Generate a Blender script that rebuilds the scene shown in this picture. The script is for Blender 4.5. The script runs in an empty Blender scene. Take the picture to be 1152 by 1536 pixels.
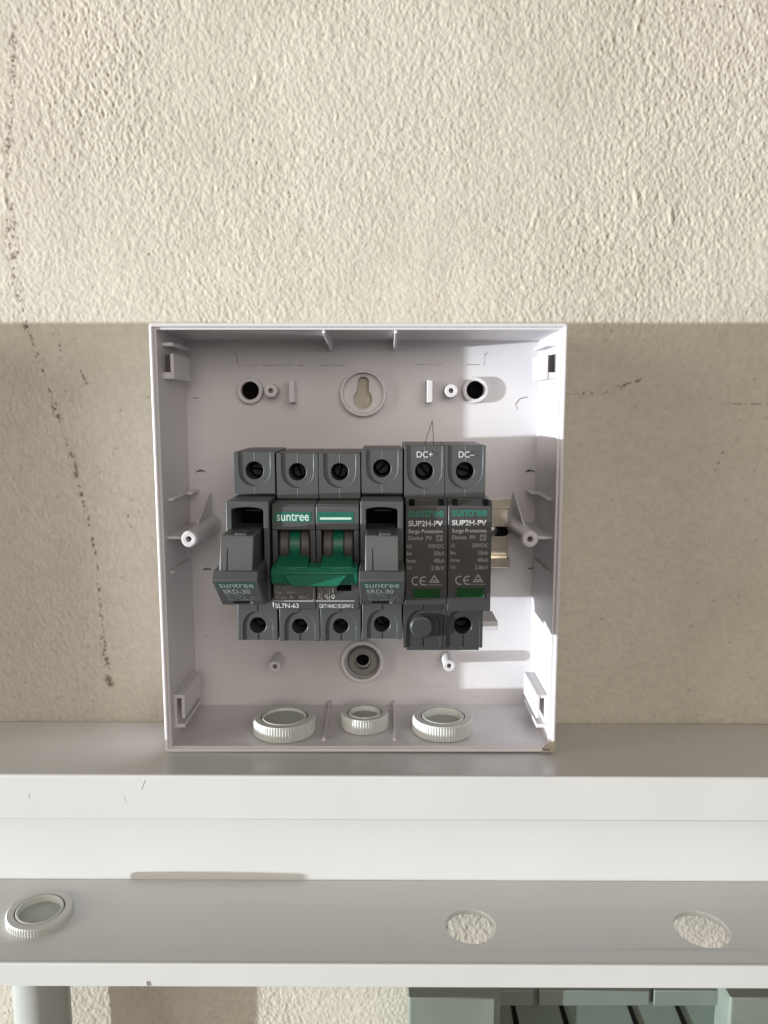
import bpy, bmesh, math, random
import numpy as np
from mathutils import Vector, Matrix

random.seed(4)
S = bpy.context.scene
COL = S.collection
H = 1400.0                      # camera height above the room floor, millimetres

# ------------------------------------------------------------------ camera
F_PX = 1153.0
PITCH = math.atan(153.0 / F_PX)
cam_d = bpy.data.cameras.new('camera')
cam_d.sensor_fit = 'VERTICAL'
cam_d.sensor_height = 36.0
cam_d.lens = F_PX / 1536.0 * 36.0
cam_d.clip_start = 0.01
cam_d.clip_end = 100.0
cam = bpy.data.objects.new('camera', cam_d)
cam.location = (0, 0, H / 1000)
cam.rotation_euler = (math.pi / 2 - PITCH, 0, 0)
COL.objects.link(cam)
S.camera = cam

# ------------------------------------------------------------------ world + lamps
W = bpy.data.worlds.new('World')
S.world = W
W.use_nodes = True
bg = W.node_tree.nodes['Background']
bg.inputs[0].default_value = (1.0, 0.935, 0.86, 1)
bg.inputs[1].default_value = 0.17

def area_lamp(name, loc, target, energy, color, sx, sy=None, shape='RECTANGLE'):
    d = bpy.data.lights.new(name, 'AREA')
    d.energy = energy
    d.color = color
    d.shape = shape
    d.size = sx
    if sy: d.size_y = sy
    o = bpy.data.objects.new(name, d)
    o.location = loc
    o.rotation_euler = (Vector(target) - Vector(loc)).to_track_quat('-Z', 'Y').to_euler()
    COL.objects.link(o)
    return o

GRAZE = math.radians(19.5)      # angle of the hard light to the wall
RISE = math.radians(-1.5)       # it arrives very slightly from below
D = 9.0
tgt = Vector((0.0, 0.40, (H - 60) / 1000))
kd = Vector((math.cos(GRAZE) * math.cos(RISE), math.sin(GRAZE) * math.cos(RISE), -math.sin(RISE)))
area_lamp('window_sun', tgt - kd * D, tgt, 1560, (0.88, 0.96, 1.0), 0.11, shape='DISK')
area_lamp('window_fill', (-2.3, -0.55, 1.62), (0, 0.4, 1.33), 31, (1.0, 0.935, 0.82), 1.1, 1.2)
area_lamp('room_bounce', (0.35, -1.5, 1.95), (0, 0.4, 1.33), 16.5, (1.0, 0.92, 0.81), 1.7, 0.9)

S.view_settings.view_transform = 'Standard'
S.view_settings.look = 'None'
S.view_settings.exposure = 0.0
S.view_settings.gamma = 1.0
S.view_settings.use_curve_mapping = False
S.render.engine = 'CYCLES'

# ------------------------------------------------------------------ helpers
CP, SP = math.cos(PITCH), math.sin(PITCH)
def P(u, v, Y):
    """photo pixel at a known depth Y (mm from the lens) -> (X, Z) in mm"""
    a = (u - 576) / F_PX; b = (768 - v) / F_PX
    k = Y / (CP + b * SP)
    return a * k, (-SP + b * CP) * k
def PX(u, v, Y): return P(u, v, Y)[0]
def PZ(v, Y): return P(576, v, Y)[1]
def PY(v, Z):
    b = (768 - v) / F_PX
    return Z * (CP + b * SP) / (-SP + b * CP)

MATS = {}
def mat(name, color, rough=0.45, var=0.06, vscale=60, bump=0.0, bscale=900, metal=0.0, spec=0.5,
        dirt=None, dirt_amt=0.0, dirt_scale=25, sss=0.0):
    m = bpy.data.materials.new(name); m.use_nodes = True
    nt = m.node_tree; N = nt.nodes; L = nt.links
    b = N['Principled BSDF']
    b.inputs['Roughness'].default_value = rough
    b.inputs['Metallic'].default_value = metal
    b.inputs['Specular IOR Level'].default_value = spec
    if sss:
        b.inputs['Subsurface Weight'].default_value = sss
        b.inputs['Subsurface Radius'].default_value = (1, .9, .85)
        b.inputs['Subsurface Scale'].default_value = 0.002
    tc = N.new('ShaderNodeTexCoord')
    n1 = N.new('ShaderNodeTexNoise'); n1.inputs['Scale'].default_value = vscale
    n1.inputs['Detail'].default_value = 3
    L.new(tc.outputs['Object'], n1.inputs['Vector'])
    mr = N.new('ShaderNodeMapRange')
    mr.inputs[1].default_value = 0.1; mr.inputs[2].default_value = 0.9
    mr.inputs[3].default_value = 1 - var; mr.inputs[4].default_value = 1 + var
    L.new(n1.outputs[0], mr.inputs[0])
    mx = N.new('ShaderNodeMix'); mx.data_type = 'RGBA'; mx.blend_type = 'MULTIPLY'
    mx.inputs[0].default_value = 1.0
    mx.inputs[6].default_value = (*color, 1)
    L.new(mr.outputs[0], mx.inputs[7])
    out = mx.outputs[2]
    if dirt:
        n2 = N.new('ShaderNodeTexNoise'); n2.inputs['Scale'].default_value = dirt_scale
        n2.inputs['Detail'].default_value = 4; n2.inputs['Roughness'].default_value = .5
        L.new(tc.outputs['Object'], n2.inputs['Vector'])
        m2 = N.new('ShaderNodeMapRange')
        m2.inputs[1].default_value = 0.42; m2.inputs[2].default_value = 0.95; m2.interpolation_type = 'SMOOTHSTEP'
        m2.inputs[3].default_value = 0; m2.inputs[4].default_value = dirt_amt
        L.new(n2.outputs[0], m2.inputs[0])
        x2 = N.new('ShaderNodeMix'); x2.data_type = 'RGBA'
        L.new(m2.outputs[0], x2.inputs[0]); L.new(out, x2.inputs[6])
        x2.inputs[7].default_value = (*dirt, 1)
        out = x2.outputs[2]
    L.new(out, b.inputs['Base Color'])
    # uneven gloss
    r = N.new('ShaderNodeMapRange')
    r.inputs[1].default_value = 0.0; r.inputs[2].default_value = 1.0
    r.inputs[3].default_value = max(0.02, rough - .07); r.inputs[4].default_value = min(1, rough + .07)
    L.new(n1.outputs[0], r.inputs[0]); L.new(r.outputs[0], b.inputs['Roughness'])
    if bump:
        n3 = N.new('ShaderNodeTexNoise'); n3.inputs['Scale'].default_value = bscale
        n3.inputs['Detail'].default_value = 3
        L.new(tc.outputs['Object'], n3.inputs['Vector'])
        bp = N.new('ShaderNodeBump'); bp.inputs['Strength'].default_value = bump
        bp.inputs['Distance'].default_value = 0.0003
        L.new(n3.outputs[0], bp.inputs['Height']); L.new(bp.outputs[0], b.inputs['Normal'])
    MATS[name] = m
    return m

mat('box_plastic', (.645, .62, .64), .36, .03, 30, .05, 500, dirt=(.42, .38, .36), dirt_amt=.16, dirt_scale=22, sss=.12)
mat('enclosure_plastic', (.63, .625, .615), .30, .04, 18, .05, 400, dirt=(.50, .47, .42), dirt_amt=.16, dirt_scale=7)
mat('device_grey', (.070, .073, .078), .40, .07, 90, .12, 2600)
mat('carrier_grey', (.072, .072, .076), .42, .07, 90, .12, 2600)
mat('device_dark', (.042, .044, .048), .33, .08, 90, .10, 2600)
mat('cartridge', (.050, .050, .053), .36, .08, 90, .14, 2600)
mat('black', (.005, .005, .005), .9, .2, 90, spec=.08)  # also stands in for the shade inside holes, openings and slots
mat('green', (.005, .135, .078), .38, .08, 120, .06, 2000)
mat('green_label', (.006, .115, .085), .4, .05, 200)
mat('green_print', (.012, .17, .13), .45, .05, 200)
mat('drum_grey', (.075, .066, .066), .45, .08, 120, .1, 2500)
mat('white_print', (.62, .63, .64), .5, .08, 300)
mat('pale_print', (.50, .66, .60), .5, .08, 300)
mat('faint_print', (.36, .36, .36), .5, .12, 400)
mat('window_green', (.006, .06, .014), .15, .1, 100)
mat('label_dull', (.016, .085, .062), .45, .06, 200)
mat('dim_print', (.30, .37, .34), .5, .1, 300)
mat('dark_screw', (.016, .016, .016), .45, .2, 300, metal=.6)
mat('screw_metal', (.25, .24, .23), .35, .2, 300, metal=1)
mat('zinc', (.62, .57, .49), .24, .12, 120, .1, 1500, metal=1)
mat('seam', (.22, .23, .25), .4, .1, 300)
mat('gland_plastic', (.58, .585, .565), .42, .05, 60, .06, 900, dirt=(.4, .38, .33), dirt_amt=.2)
mat('gland_disc', (.42, .45, .40), .5, .06, 60, .05, 700)
mat('washer_grey', (.20, .20, .19), .45, .08, 100)
mat('pipe_grey', (.38, .385, .37), .40, .06, 20, .05, 300, dirt=(.30, .29, .26), dirt_amt=.25)
mat('sage', (.185, .21, .18), .38, .05, 30, .08, 900, dirt=(.4, .42, .38), dirt_amt=.15, dirt_scale=60)
mat('sage_dark', (.12, .148, .125), .28, .08, 40, .06, 900, dirt=(.22, .25, .22), dirt_amt=.2, dirt_scale=120)
mat('sage_pale', (.175, .205, .18), .35, .08, 40)
mat('scratch', (.40, .37, .34), .6, .3, 900)
mat('pencil', (.16, .13, .12), .6, .3, 900)
mat('chip', (.40, .35, .28), .7, .3, 400)
mat('crumb', (.75, .72, .66), .8, .1, 400)
mat('hair_black', (.03, .03, .03), .4, .1, 100)

class MB:
    """collects shapes given in millimetres (x right, y away from the lens, z up)"""
    def __init__(s): s.bm = bmesh.new()
    def box(s, x0, x1, y0, y1, z0, z1, M=None):
        vs = [s.bm.verts.new((x, y, z)) for x in (x0, x1) for y in (y0, y1) for z in (z0, z1)]
        for f in ((0, 1, 3, 2), (4, 6, 7, 5), (0, 4, 5, 1), (2, 3, 7, 6), (0, 2, 6, 4), (1, 5, 7, 3)):
            s.bm.faces.new([vs[i] for i in f])
        if M is not None: bmesh.ops.transform(s.bm, matrix=M, verts=vs)
        return s
    def prism_x(s, prof, x0, x1):
        a = [s.bm.verts.new((x0, y, z)) for y, z in prof]
        b = [s.bm.verts.new((x1, y, z)) for y, z in prof]
        n = len(prof)
        s.bm.faces.new(a); s.bm.faces.new(b[::-1])
        for i in range(n):
            j = (i + 1) % n
            s.bm.faces.new((a[j], a[i], b[i], b[j]))
        return s
    def prism_y(s, prof, y0, y1):
        return s.plate([prof], y0, y1)
    def prism_z(s, prof, z0, z1):
        a = [s.bm.verts.new((x, y, z0)) for x, y in prof]
        b = [s.bm.verts.new((x, y, z1)) for x, y in prof]
        n = len(prof)
        s.bm.faces.new(a); s.bm.faces.new(b[::-1])
        for i in range(n):
            j = (i + 1) % n
            s.bm.faces.new((a[j], a[i], b[i], b[j]))
        return s
    def plate(s, loops, y0, y1, M=None):
        """loops of (x, z): the first is the outline, the others are holes"""
        tmp = bmesh.new(); edges = []; rings = []
        for lp in loops:
            vs = [tmp.verts.new((x, y0, z)) for x, z in lp]
            rings.append(vs)
            for i in range(len(vs)): edges.append(tmp.edges.new((vs[i], vs[(i + 1) % len(vs)])))
        bmesh.ops.triangle_fill(tmp, use_beauty=True, use_dissolve=False, edges=edges)
        tmp.verts.index_update()
        front = [[v.index for v in f.verts] for f in tmp.faces]
        co = [v.co.copy() for v in tmp.verts]
        ridx = [[v.index for v in r] for r in rings]
        tmp.free()
        A = [s.bm.verts.new(c) for c in co]
        B = [s.bm.verts.new((c.x, y1, c.z)) for c in co]
        for f in front:
            s.bm.faces.new([A[i] for i in f]); s.bm.faces.new([B[i] for i in reversed(f)])
        for r in ridx:
            for i in range(len(r)):
                j = (i + 1) % len(r)
                s.bm.faces.new((A[r[i]], A[r[j]], B[r[j]], B[r[i]]))
        if M is not None: bmesh.ops.transform(s.bm, matrix=M, verts=A + B)
        return s
    def lathe(s, c, axis, prof, seg=40, M=None, teeth=None):
        """prof: closed list of (radius, height along axis). teeth=(n, depth): radius wobble on outermost points"""
        rings = []; allv = []
        rmax = max(r for r, h in prof)
        for k in range(seg):
            t = 2 * math.pi * k / seg
            ring = []
            for r, h in prof:
                if teeth and r > rmax - .35: r = r - (teeth[1] if (k // 2) % 2 else 0)
                u, w = r * math.cos(t), r * math.sin(t)
                if axis == 'y': p = (c[0] + u, c[1] + h, c[2] + w)
                elif axis == 'z': p = (c[0] + u, c[1] + w, c[2] + h)
                else: p = (c[0] + h, c[1] + u, c[2] + w)
                ring.append(s.bm.verts.new(p))
            rings.append(ring); allv += ring
        n = len(prof)
        for k in range(seg):
            a, b = rings[k], rings[(k + 1) % seg]
            for i in range(n):
                j = (i + 1) % n
                if prof[i][0] < 1e-6 and prof[j][0] < 1e-6: continue
                s.bm.faces.new((a[i], a[j], b[j], b[i]))
        if M is not None: bmesh.ops.transform(s.bm, matrix=M, verts=allv)
        bmesh.ops.remove_doubles(s.bm, verts=[v for v in allv if v.is_valid], dist=1e-5)
        return s
    def build(s, name, m, parent=None, bevel=0.0, seg=2):
        bmesh.ops.recalc_face_normals(s.bm, faces=s.bm.faces[:])
        me = bpy.data.meshes.new(name)
        s.bm.to_mesh(me); s.bm.free()
        return mesh_obj(name, me, m, parent, bevel, seg)

def root_of(o):
    while o.parent: o = o.parent
    return o
def mesh_obj(name, me, m, parent=None, bevel=0.0, seg=2, smooth=True):
    me.transform(Matrix.Scale(.001, 4) @ Matrix.Translation((0, 0, H)))
    if parent is not None:
        me.transform(Matrix.Translation(-root_of(parent).location))
    me.materials.append(MATS[m] if isinstance(m, str) else m)
    o = bpy.data.objects.new(name, me)
    COL.objects.link(o)
    if parent is not None: o.parent = parent
    if smooth:
        me.shade_smooth()
        me.set_sharp_from_angle(angle=math.radians(32))
    if bevel:
        b = o.modifiers.new('bevel', 'BEVEL')
        b.width = bevel / 1000; b.segments = seg
        b.limit_method = 'ANGLE'; b.angle_limit = math.radians(38)
        b.use_clamp_overlap = True
        b.harden_normals = False
    return o
def thing(name, label, cat, loc, group=None):
    o = bpy.data.objects.new(name, None)
    o.location = (loc[0] / 1000, loc[1] / 1000, (loc[2] + H) / 1000)
    o.empty_display_size = .01
    COL.objects.link(o)
    tag(o, label, cat, group)
    return o
def tag(o, label=None, cat=None, group=None, kind=None):
    if label: o['label'] = label
    if cat: o['category'] = cat
    if group: o['group'] = group
    if kind: o['kind'] = kind
    return o
def copy_tree(o, parent=None):
    c = o.copy(); COL.objects.link(c); c.parent = parent
    for ch in list(o.children): copy_tree(ch, c)
    return c

def circ(cx, cz, r, n=36, a0=0, a1=360):
    full = abs(a1 - a0) >= 360
    m = n if full else n + 1
    return [(cx + r * math.cos(math.radians(a0 + (a1 - a0) * k / n)), cz + r * math.sin(math.radians(a0 + (a1 - a0) * k / n))) for k in range(m)]
def rect(x0, x1, z0, z1): return [(x0, z0), (x1, z0), (x1, z1), (x0, z1)]

def text_mesh(string, bold=0.0):
    cu = bpy.data.curves.new('lettering', 'FONT')
    cu.body = string; cu.size = 1.0; cu.extrude = 0.0; cu.offset = bold
    cu.resolution_u = 3
    o = bpy.data.objects.new('lettering', cu)
    COL.objects.link(o)
    dg = bpy.context.evaluated_depsgraph_get()
    me = bpy.data.meshes.new_from_object(o.evaluated_get(dg))
    bpy.data.objects.remove(o); bpy.data.curves.remove(cu)
    return me
def text(string, parent, m, x0, x1, z0, z1, y, bold=0.0, M=None, name='lettering', proud=.06):
    """lettering fitted to a rectangle on a plane facing the lens (or moved by M from z-up, y=0 plane)"""
    me = text_mesh(string, bold)
    co = np.empty(len(me.vertices) * 3, 'f'); me.vertices.foreach_get('co', co); co = co.reshape(-1, 3)
    mn, mx = co.min(0), co.max(0)
    sx = (x1 - x0) / (mx[0] - mn[0]); sz = (z1 - z0) / max(1e-6, mx[1] - mn[1])
    new = np.zeros_like(co)
    new[:, 0] = x0 + (co[:, 0] - mn[0]) * sx
    new[:, 2] = z0 + (co[:, 1] - mn[1]) * sz
    new[:, 1] = y - proud
    me.vertices.foreach_set('co', new.ravel()); me.update()
    if M is not None: me.transform(M)
    return mesh_obj(name, me, m, parent, smooth=False)
def text_px(string, parent, m, u0, u1, v0, v1, Y, **k):
    """same, rectangle read off the photo: v0 top, v1 bottom"""
    vm = (v0 + v1) / 2
    return text(string, parent, m, PX(u0, vm, Y), PX(u1, vm, Y), PZ(v1, Y), PZ(v0, Y), Y, **k)

# ------------------------------------------------------------------ wall
YW = 408.0
def build_wall():
    step = .56
    xs = np.concatenate([np.linspace(-1100, -440, 10), np.arange(-430, -223, 2.0), np.arange(-222, 222.01, step), np.arange(224, 431, 2.0), np.linspace(440, 1100, 10)])
    zs = np.concatenate([np.linspace(-1300, -420, 10), np.arange(-410, -363, 2.0), np.arange(-362, 207.01, step), np.arange(209, 301, 2.0), np.linspace(310, 1000, 10)])
    nx, nz = len(xs), len(zs)
    rng = np.random.default_rng(11)
    def noise(sx, sz, ang=0.0):
        w = rng.standard_normal((nz, nx))
        fz = np.fft.fftfreq(nz)[:, None] / step; fx = np.fft.fftfreq(nx)[None, :] / step
        c, s_ = math.cos(ang), math.sin(ang)
        gx = fx * c + fz * s_; gz = -fx * s_ + fz * c
        g = np.exp(-2 * (math.pi ** 2) * ((gx * sx) ** 2 + (gz * sz) ** 2))
        r = np.fft.ifft2(np.fft.fft2(w) * g).real
        return r / r.std()
    fine = noise(.30, .5, math.radians(24)) + .6 * noise(.3, .45, math.radians(-30))
    mid = noise(.50, .85, math.radians(20)) + .5 * noise(.5, .8, math.radians(-35))
    big = noise(9, 14)
    huge = noise(40, 40)
    ridge = np.abs(noise(.9, 1.8, math.radians(24)))
    patch = np.clip(1.12 + .22 * noise(22, 26), .7, 1.7)
    def soft(h, lo, hi):                       # trowelled: flattened crests, soft pits
        return np.where(h > 0, hi * np.tanh(h / hi), lo * np.tanh(h / lo))
    h = patch * (.078 * soft(fine, 1.6, 1.8) + .050 * soft(mid, 1.8, 1.6) - .045 * ridge) + .12 * big + .25 * huge
    X, Z = np.meshgrid(xs, zs)
    # a few blobs and scars of plaster
    def scar(u, v, ln, w, ang, amp):
        nonlocal h
        x0, z0 = P(u, v, YW)
        c, s_ = math.cos(ang), math.sin(ang)
        a = (X - x0) * c + (Z - z0) * s_; b = -(X - x0) * s_ + (Z - z0) * c
        h = h + .55 * amp * np.exp(-(a / ln) ** 2 - (b / w) ** 2)
    for q in ((383, 125, 4, 1.3, 1.2, .9), (315, 168, 2, 1.2, .2, -.5), (800, 330, 6, 1.0, 1.15, .7), (797, 333, 6, .8, 1.15, -.6),
              (955, 300, 6, 1, 1.75, .8), (1006, 325, 6, 1, 1.6, .9), (958, 30, 9, 1, 1.4, .6), (900, 62, 14, 2, .15, .5),
              (805, 385, 6, 1.0, 2.0, .6), (8, 300, 6, 1.2, 1.7, .8), (780, 430, 5, 1, .4, -.6), (1130, 20, 10, 3, -.8, .7), (1010, 122, 9, 1, .05, .5)):
        scar(*q)
    # stains: an old insect trail, dark pits, dust
    stain = np.zeros_like(h); grain = noise(.42, .5); grain2 = noise(2.2, 3.5)
    def trail(pts, width, dens):
        nonlocal stain
        pp = [P(u, v, YW) for u, v in pts]
        d = np.full_like(h, 1e9)
        for (ax, az), (bx, bz) in zip(pp[:-1], pp[1:]):
            vx, vz = bx - ax, bz - az
            t = np.clip(((X - ax) * vx + (Z - az) * vz) / (vx * vx + vz * vz), 0, 1)
            d = np.minimum(d, np.hypot(X - ax - t * vx, Z - az - t * vz))
        wob = width * (1 + .45 * grain2)
        k = np.clip(1.25 - d / np.maximum(wob, .3), 0, 1)
        stain = np.maximum(stain, k * np.clip((grain + dens) * .9, 0, 1))
    trail([(16, 45), (20, 100), (16, 170), (12, 230), (18, 290), (14, 330), (18, 390), (24, 425), (30, 450), (40, 490)], 2.2, -.15)
    trail([(24, 425), (30, 450), (42, 495), (70, 575), (100, 660), (118, 725), (135, 790), (147, 850), (152, 920), (157, 975), (165, 1025)], 1.35, -.05)
    trail([(18, 300), (30, 440)], 1.0, -.3)
    trail([(163, 1019), (166, 1025)], 1.7, 2.0)
    trail([(846, 592), (915, 588), (935, 578), (960, 570)], .9, .1)
    trail([(1075, 605), (1152, 606)], .5, -.1)
    trail([(1073, 705), (1084, 680)], .8, .2)
    trail([(120, 555), (128, 575)], .9, .2)
    trail([(188, 765), (205, 810)], .9, -.1)
    trail([(88, 500), (90, 540)], .8, -.3); trail([(960, 22), (1110, 8)], 1.2, -.75)
    n_p = 420
    px = rng.uniform(-205, 205, n_p); pz = rng.uniform(-175, 205, n_p); pr = rng.uniform(.3, .62, n_p)
    for x, z, r in zip(px, pz, pr):
        i0 = np.searchsorted(xs, x - 3); i1 = np.searchsorted(xs, x + 3)
        j0 = np.searchsorted(zs, z - 3); j1 = np.searchsorted(zs, z + 3)
        xx, zz = X[j0:j1, i0:i1], Z[j0:j1, i0:i1]
        e = np.exp(-((xx - x) ** 2 + (zz - z) ** 2) / (r * r))
        stain[j0:j1, i0:i1] = np.maximum(stain[j0:j1, i0:i1], .62 * e)
        h[j0:j1, i0:i1] -= .35 * e
    V = np.empty((nz * nx, 3), 'f')
    V[:, 0] = X.ravel(); V[:, 1] = (YW - h).ravel(); V[:, 2] = Z.ravel()
    me = bpy.data.meshes.new('wall')
    idx = np.arange(nz * nx).reshape(nz, nx)
    q = np.stack([idx[:-1, :-1], idx[:-1, 1:], idx[1:, 1:], idx[1:, :-1]], -1).reshape(-1, 4)
    me.vertices.add(len(V)); me.vertices.foreach_set('co', V.ravel())
    me.loops.add(q.size); me.loops.foreach_set('vertex_index', q.ravel().astype('i'))
    me.polygons.add(len(q)); me.polygons.foreach_set('loop_start', np.arange(0, q.size, 4, dtype='i'))
    me.update(calc_edges=True)
    at = me.attributes.new('stain', 'FLOAT', 'POINT')
    at.data.foreach_set('value', stain.ravel().astype('f'))
    me.shade_smooth()
    m = bpy.data.materials.new('plaster'); m.use_nodes = True
    nt = m.node_tree; N = nt.nodes; L = nt.links; b = N['Principled BSDF']
    b.inputs['Roughness'].default_value = .75
    b.inputs['Specular IOR Level'].default_value = .3
    tc = N.new('ShaderNodeTexCoord')
    n1 = N.new('ShaderNodeTexNoise'); n1.inputs['Scale'].default_value = 11; n1.inputs['Detail'].default_value = 8
    n1.inputs['Roughness'].default_value = .65
    L.new(tc.outputs['Object'], n1.inputs['Vector'])
    cr = N.new('ShaderNodeValToRGB')
    cr.color_ramp.elements[0].position = .3; cr.color_ramp.elements[0].color = (.505, .465, .39, 1)
    cr.color_ramp.elements[1].position = .7; cr.color_ramp.elements[1].color = (.61, .57, .49, 1)
    L.new(n1.outputs[0], cr.inputs[0])
    n5 = N.new('ShaderNodeTexNoise'); n5.inputs['Scale'].default_value = 5.5; n5.inputs['Detail'].default_value = 5
    L.new(tc.outputs['Object'], n5.inputs['Vector'])
    r5 = N.new('ShaderNodeMapRange'); r5.inputs[1].default_value = .45; r5.inputs[2].default_value = .72; r5.inputs[4].default_value = .8
    L.new(n5.outputs[0], r5.inputs[0])
    x5 = N.new('ShaderNodeMix'); x5.data_type = 'RGBA'
    L.new(r5.outputs[0], x5.inputs[0]); L.new(cr.outputs[0], x5.inputs[6]); x5.inputs[7].default_value = (.535, .47, .405, 1)
    n2 = N.new('ShaderNodeTexNoise'); n2.inputs['Scale'].default_value = 320; n2.inputs['Detail'].default_value = 4
    L.new(tc.outputs['Object'], n2.inputs['Vector'])
    mr = N.new('ShaderNodeMapRange'); mr.inputs[1].default_value = .3; mr.inputs[2].default_value = .7
    mr.inputs[3].default_value = .93; mr.inputs[4].default_value = 1.05
    L.new(n2.outputs[0], mr.inputs[0])
    mx = N.new('ShaderNodeMix'); mx.data_type = 'RGBA'; mx.blend_type = 'MULTIPLY'; mx.inputs[0].default_value = 1
    L.new(x5.outputs[2], mx.inputs[6]); L.new(mr.outputs[0], mx.inputs[7])
    a = N.new('ShaderNodeAttribute'); a.attribute_name = 'stain'
    sm = N.new('ShaderNodeMath'); sm.operation = 'MULTIPLY'; sm.inputs[1].default_value = .8
    L.new(a.outputs['Fac'], sm.inputs[0])
    m3 = N.new('ShaderNodeMix'); m3.data_type = 'RGBA'
    L.new(sm.outputs[0], m3.inputs[0]); L.new(mx.outputs[2], m3.inputs[6]); m3.inputs[7].default_value = (.10, .06, .03, 1)
    L.new(m3.outputs[2], b.inputs['Base Color'])
    n4 = N.new('ShaderNodeTexNoise'); n4.inputs['Scale'].default_value = 900; n4.inputs['Detail'].default_value = 3
    L.new(tc.outputs['Object'], n4.inputs['Vector'])
    bp = N.new('ShaderNodeBump'); bp.inputs['Strength'].default_value = .25; bp.inputs['Distance'].default_value = .0004
    L.new(n4.outputs[0], bp.inputs['Height']); L.new(bp.outputs[0], b.inputs['Normal'])
    o = mesh_obj('wall', me, m, smooth=False)
    return tag(o, 'cream plastered wall with rough grain behind the boxes', kind='structure')
build_wall()

# ------------------------------------------------------------------ lower enclosure (the ledge)
LX0, LX1 = -430.0, 420.0
YF = 320.0                      # front of its rims
ZT_F, ZT_B = -160.3, -171.6     # outer top face: front, at the wall (draft)
ZFL = PZ(1447, 320.0) - .3
YB = PY(1320, ZFL) - 3           # face of its back panel
ZFB = PZ(1320, YB)               # floor at the back panel (draft)
SLF = (ZFB - ZFL) / (YB - 322.2)
def zfloor(y): return ZFL + (y - 322.2) * SLF
def on_floor(v):
    y = 340.0
    for _ in range(12): y = PY(v, zfloor(y))
    return y              # floor
enc = thing('lower_enclosure', 'wide pale grey open plastic enclosure under the white box, two round holes in its floor', 'enclosure', (0, 405, ZFL))
TW = 2.6
# top panel with its turned-down front rim
MB().prism_x([(YF + 2.2, ZT_F), (406, ZT_B), (406, ZT_B - TW), (YF + 2.2, ZT_F - TW)], LX0, LX1).build('top_panel', 'enclosure_plastic', enc, .5)
zl = PZ(1231, YF)
MB().prism_x([(YF, ZT_F + .5), (YF + 2.1, ZT_F + .5), (YF + 2.1, zl), (YF - .2, zl)], LX0, LX1).build('front_rim', 'enclosure_plastic', enc, 1.0, 4)
MB().box(LX0, LX1, YB, YB + 2.5, ZFL - 2.6, ZT_B - TW - 1).build('back_panel', 'enclosure_plastic', enc, .4)
# floor with two cable holes
holes = []
for u0, u1, v0, v1 in ((669, 743, 1364, 1410), (1013, 1092, 1368, 1412)):
    vm = (v0 + v1) / 2
    yc = on_floor(vm + 1.5); xc = PX((u0 + u1) / 2, vm, yc); r = (PX(u1, vm, yc) - PX(u0, vm, yc)) / 2
    holes.append((xc, yc, r))
Mfl = Matrix.Rotation(0, 4, 'X')
bmh = MB()
# plate() lies in XZ; use (x, y) as (x, z) then rotate down
bmh.plate([rect(LX0, LX1, YF + 2.2, YB - .1)] + [circ(x, y, r, 48) for x, y, r in holes], 0, 2.6,
          Matrix(((1, 0, 0, 0), (0, 0, 1, 0), (0, -1, SLF, ZFL - 322.2 * SLF), (0, 0, 0, 1))))
bmh.build('floor_panel', 'enclosure_plastic', enc, .4)
MB().prism_x([(YF, PZ(1447, YF)), (YF + 2.1, PZ(1447, YF)), (YF + 2.1, PZ(1481, YF) ), (YF + .6, PZ(1482, YF + .6))], LX0, LX1).build('front_rim', 'enclosure_plastic', enc, 1.0, 4)
for x0, x1 in ((LX0 - 2.6, LX0 - .05), (LX1 + .05, LX1 + 2.6)):
    MB().prism_x([(YF, ZT_F), (406, ZT_B), (YB + 2, ZT_B - 2), (YB + 2, ZFL - 2.6), (YF, ZFL - 2.6)], x0, x1).build('side_panel', 'enclosure_plastic', enc, .5)
enc.rotation_euler.y = math.radians(.22)      # hung very slightly out of level
# fine cracks/scratches on the rims
sc = MB()
for u, v, du, dv in ((216, 1172, -5, 14), (185, 1196, 3, 8), (42, 1192, 2, 8), (82, 1227, 6, 1)):
    x, z = P(u, v, YF - .12); x2, z2 = P(u + du, v + dv, YF - .12)
    L_ = math.hypot(x2 - x, z2 - z); an = math.atan2(z2 - z, x2 - x)
    sc.box(0, L_, YF - .14, YF + .3, -.12, .12, Matrix.Translation((x, 0, z)) @ Matrix.Rotation(-an, 4, 'Y'))
for u, v, du, dv in ((220, 1474, 1, 7),):
    x, z = P(u, v, YF); x2, z2 = P(u + du, v + dv, YF)
    L_ = math.hypot(x2 - x, z2 - z); an = math.atan2(z2 - z, x2 - x)
    sc.box(0, L_, YF - .1, YF + .6, -.14, .14, Matrix.Translation((x, 0, z)) @ Matrix.Rotation(-an, 4, 'Y'))
tag(sc.build('scratches', 'scratch', enc), kind='stuff')

# ------------------------------------------------------------------ white distribution box
X0, X1, ZB0, ZB1 = -105.5, 82.5, -164.0, 38.5
CX = (X0 + X1) / 2
YBF, YBB = 353.0, 405.0
TH = 2.5
def zledge(y): return ZT_F + (y - YF - 2.2) * (ZT_B - ZT_F) / (406 - YF - 2.2)
box = thing('distribution_box', 'white plastic distribution box with its cover off, holding grey breakers, standing on the ledge', 'electrical box', (CX, 380, ZB0))
kx, kz = P(545, 590, YBB)
# keyhole outline
key = []
for a in range(-230, 51, 10): key.append((kx - .3 + 4.9 * math.cos(math.radians(a)), kz - 3.0 + 5.2 * math.sin(math.radians(a))))
for a in range(0, 181, 15): key.append((kx + .1 + 2.9 * math.cos(math.radians(a)), kz + 6.2 + 2.4 * math.sin(math.radians(a))))
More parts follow.
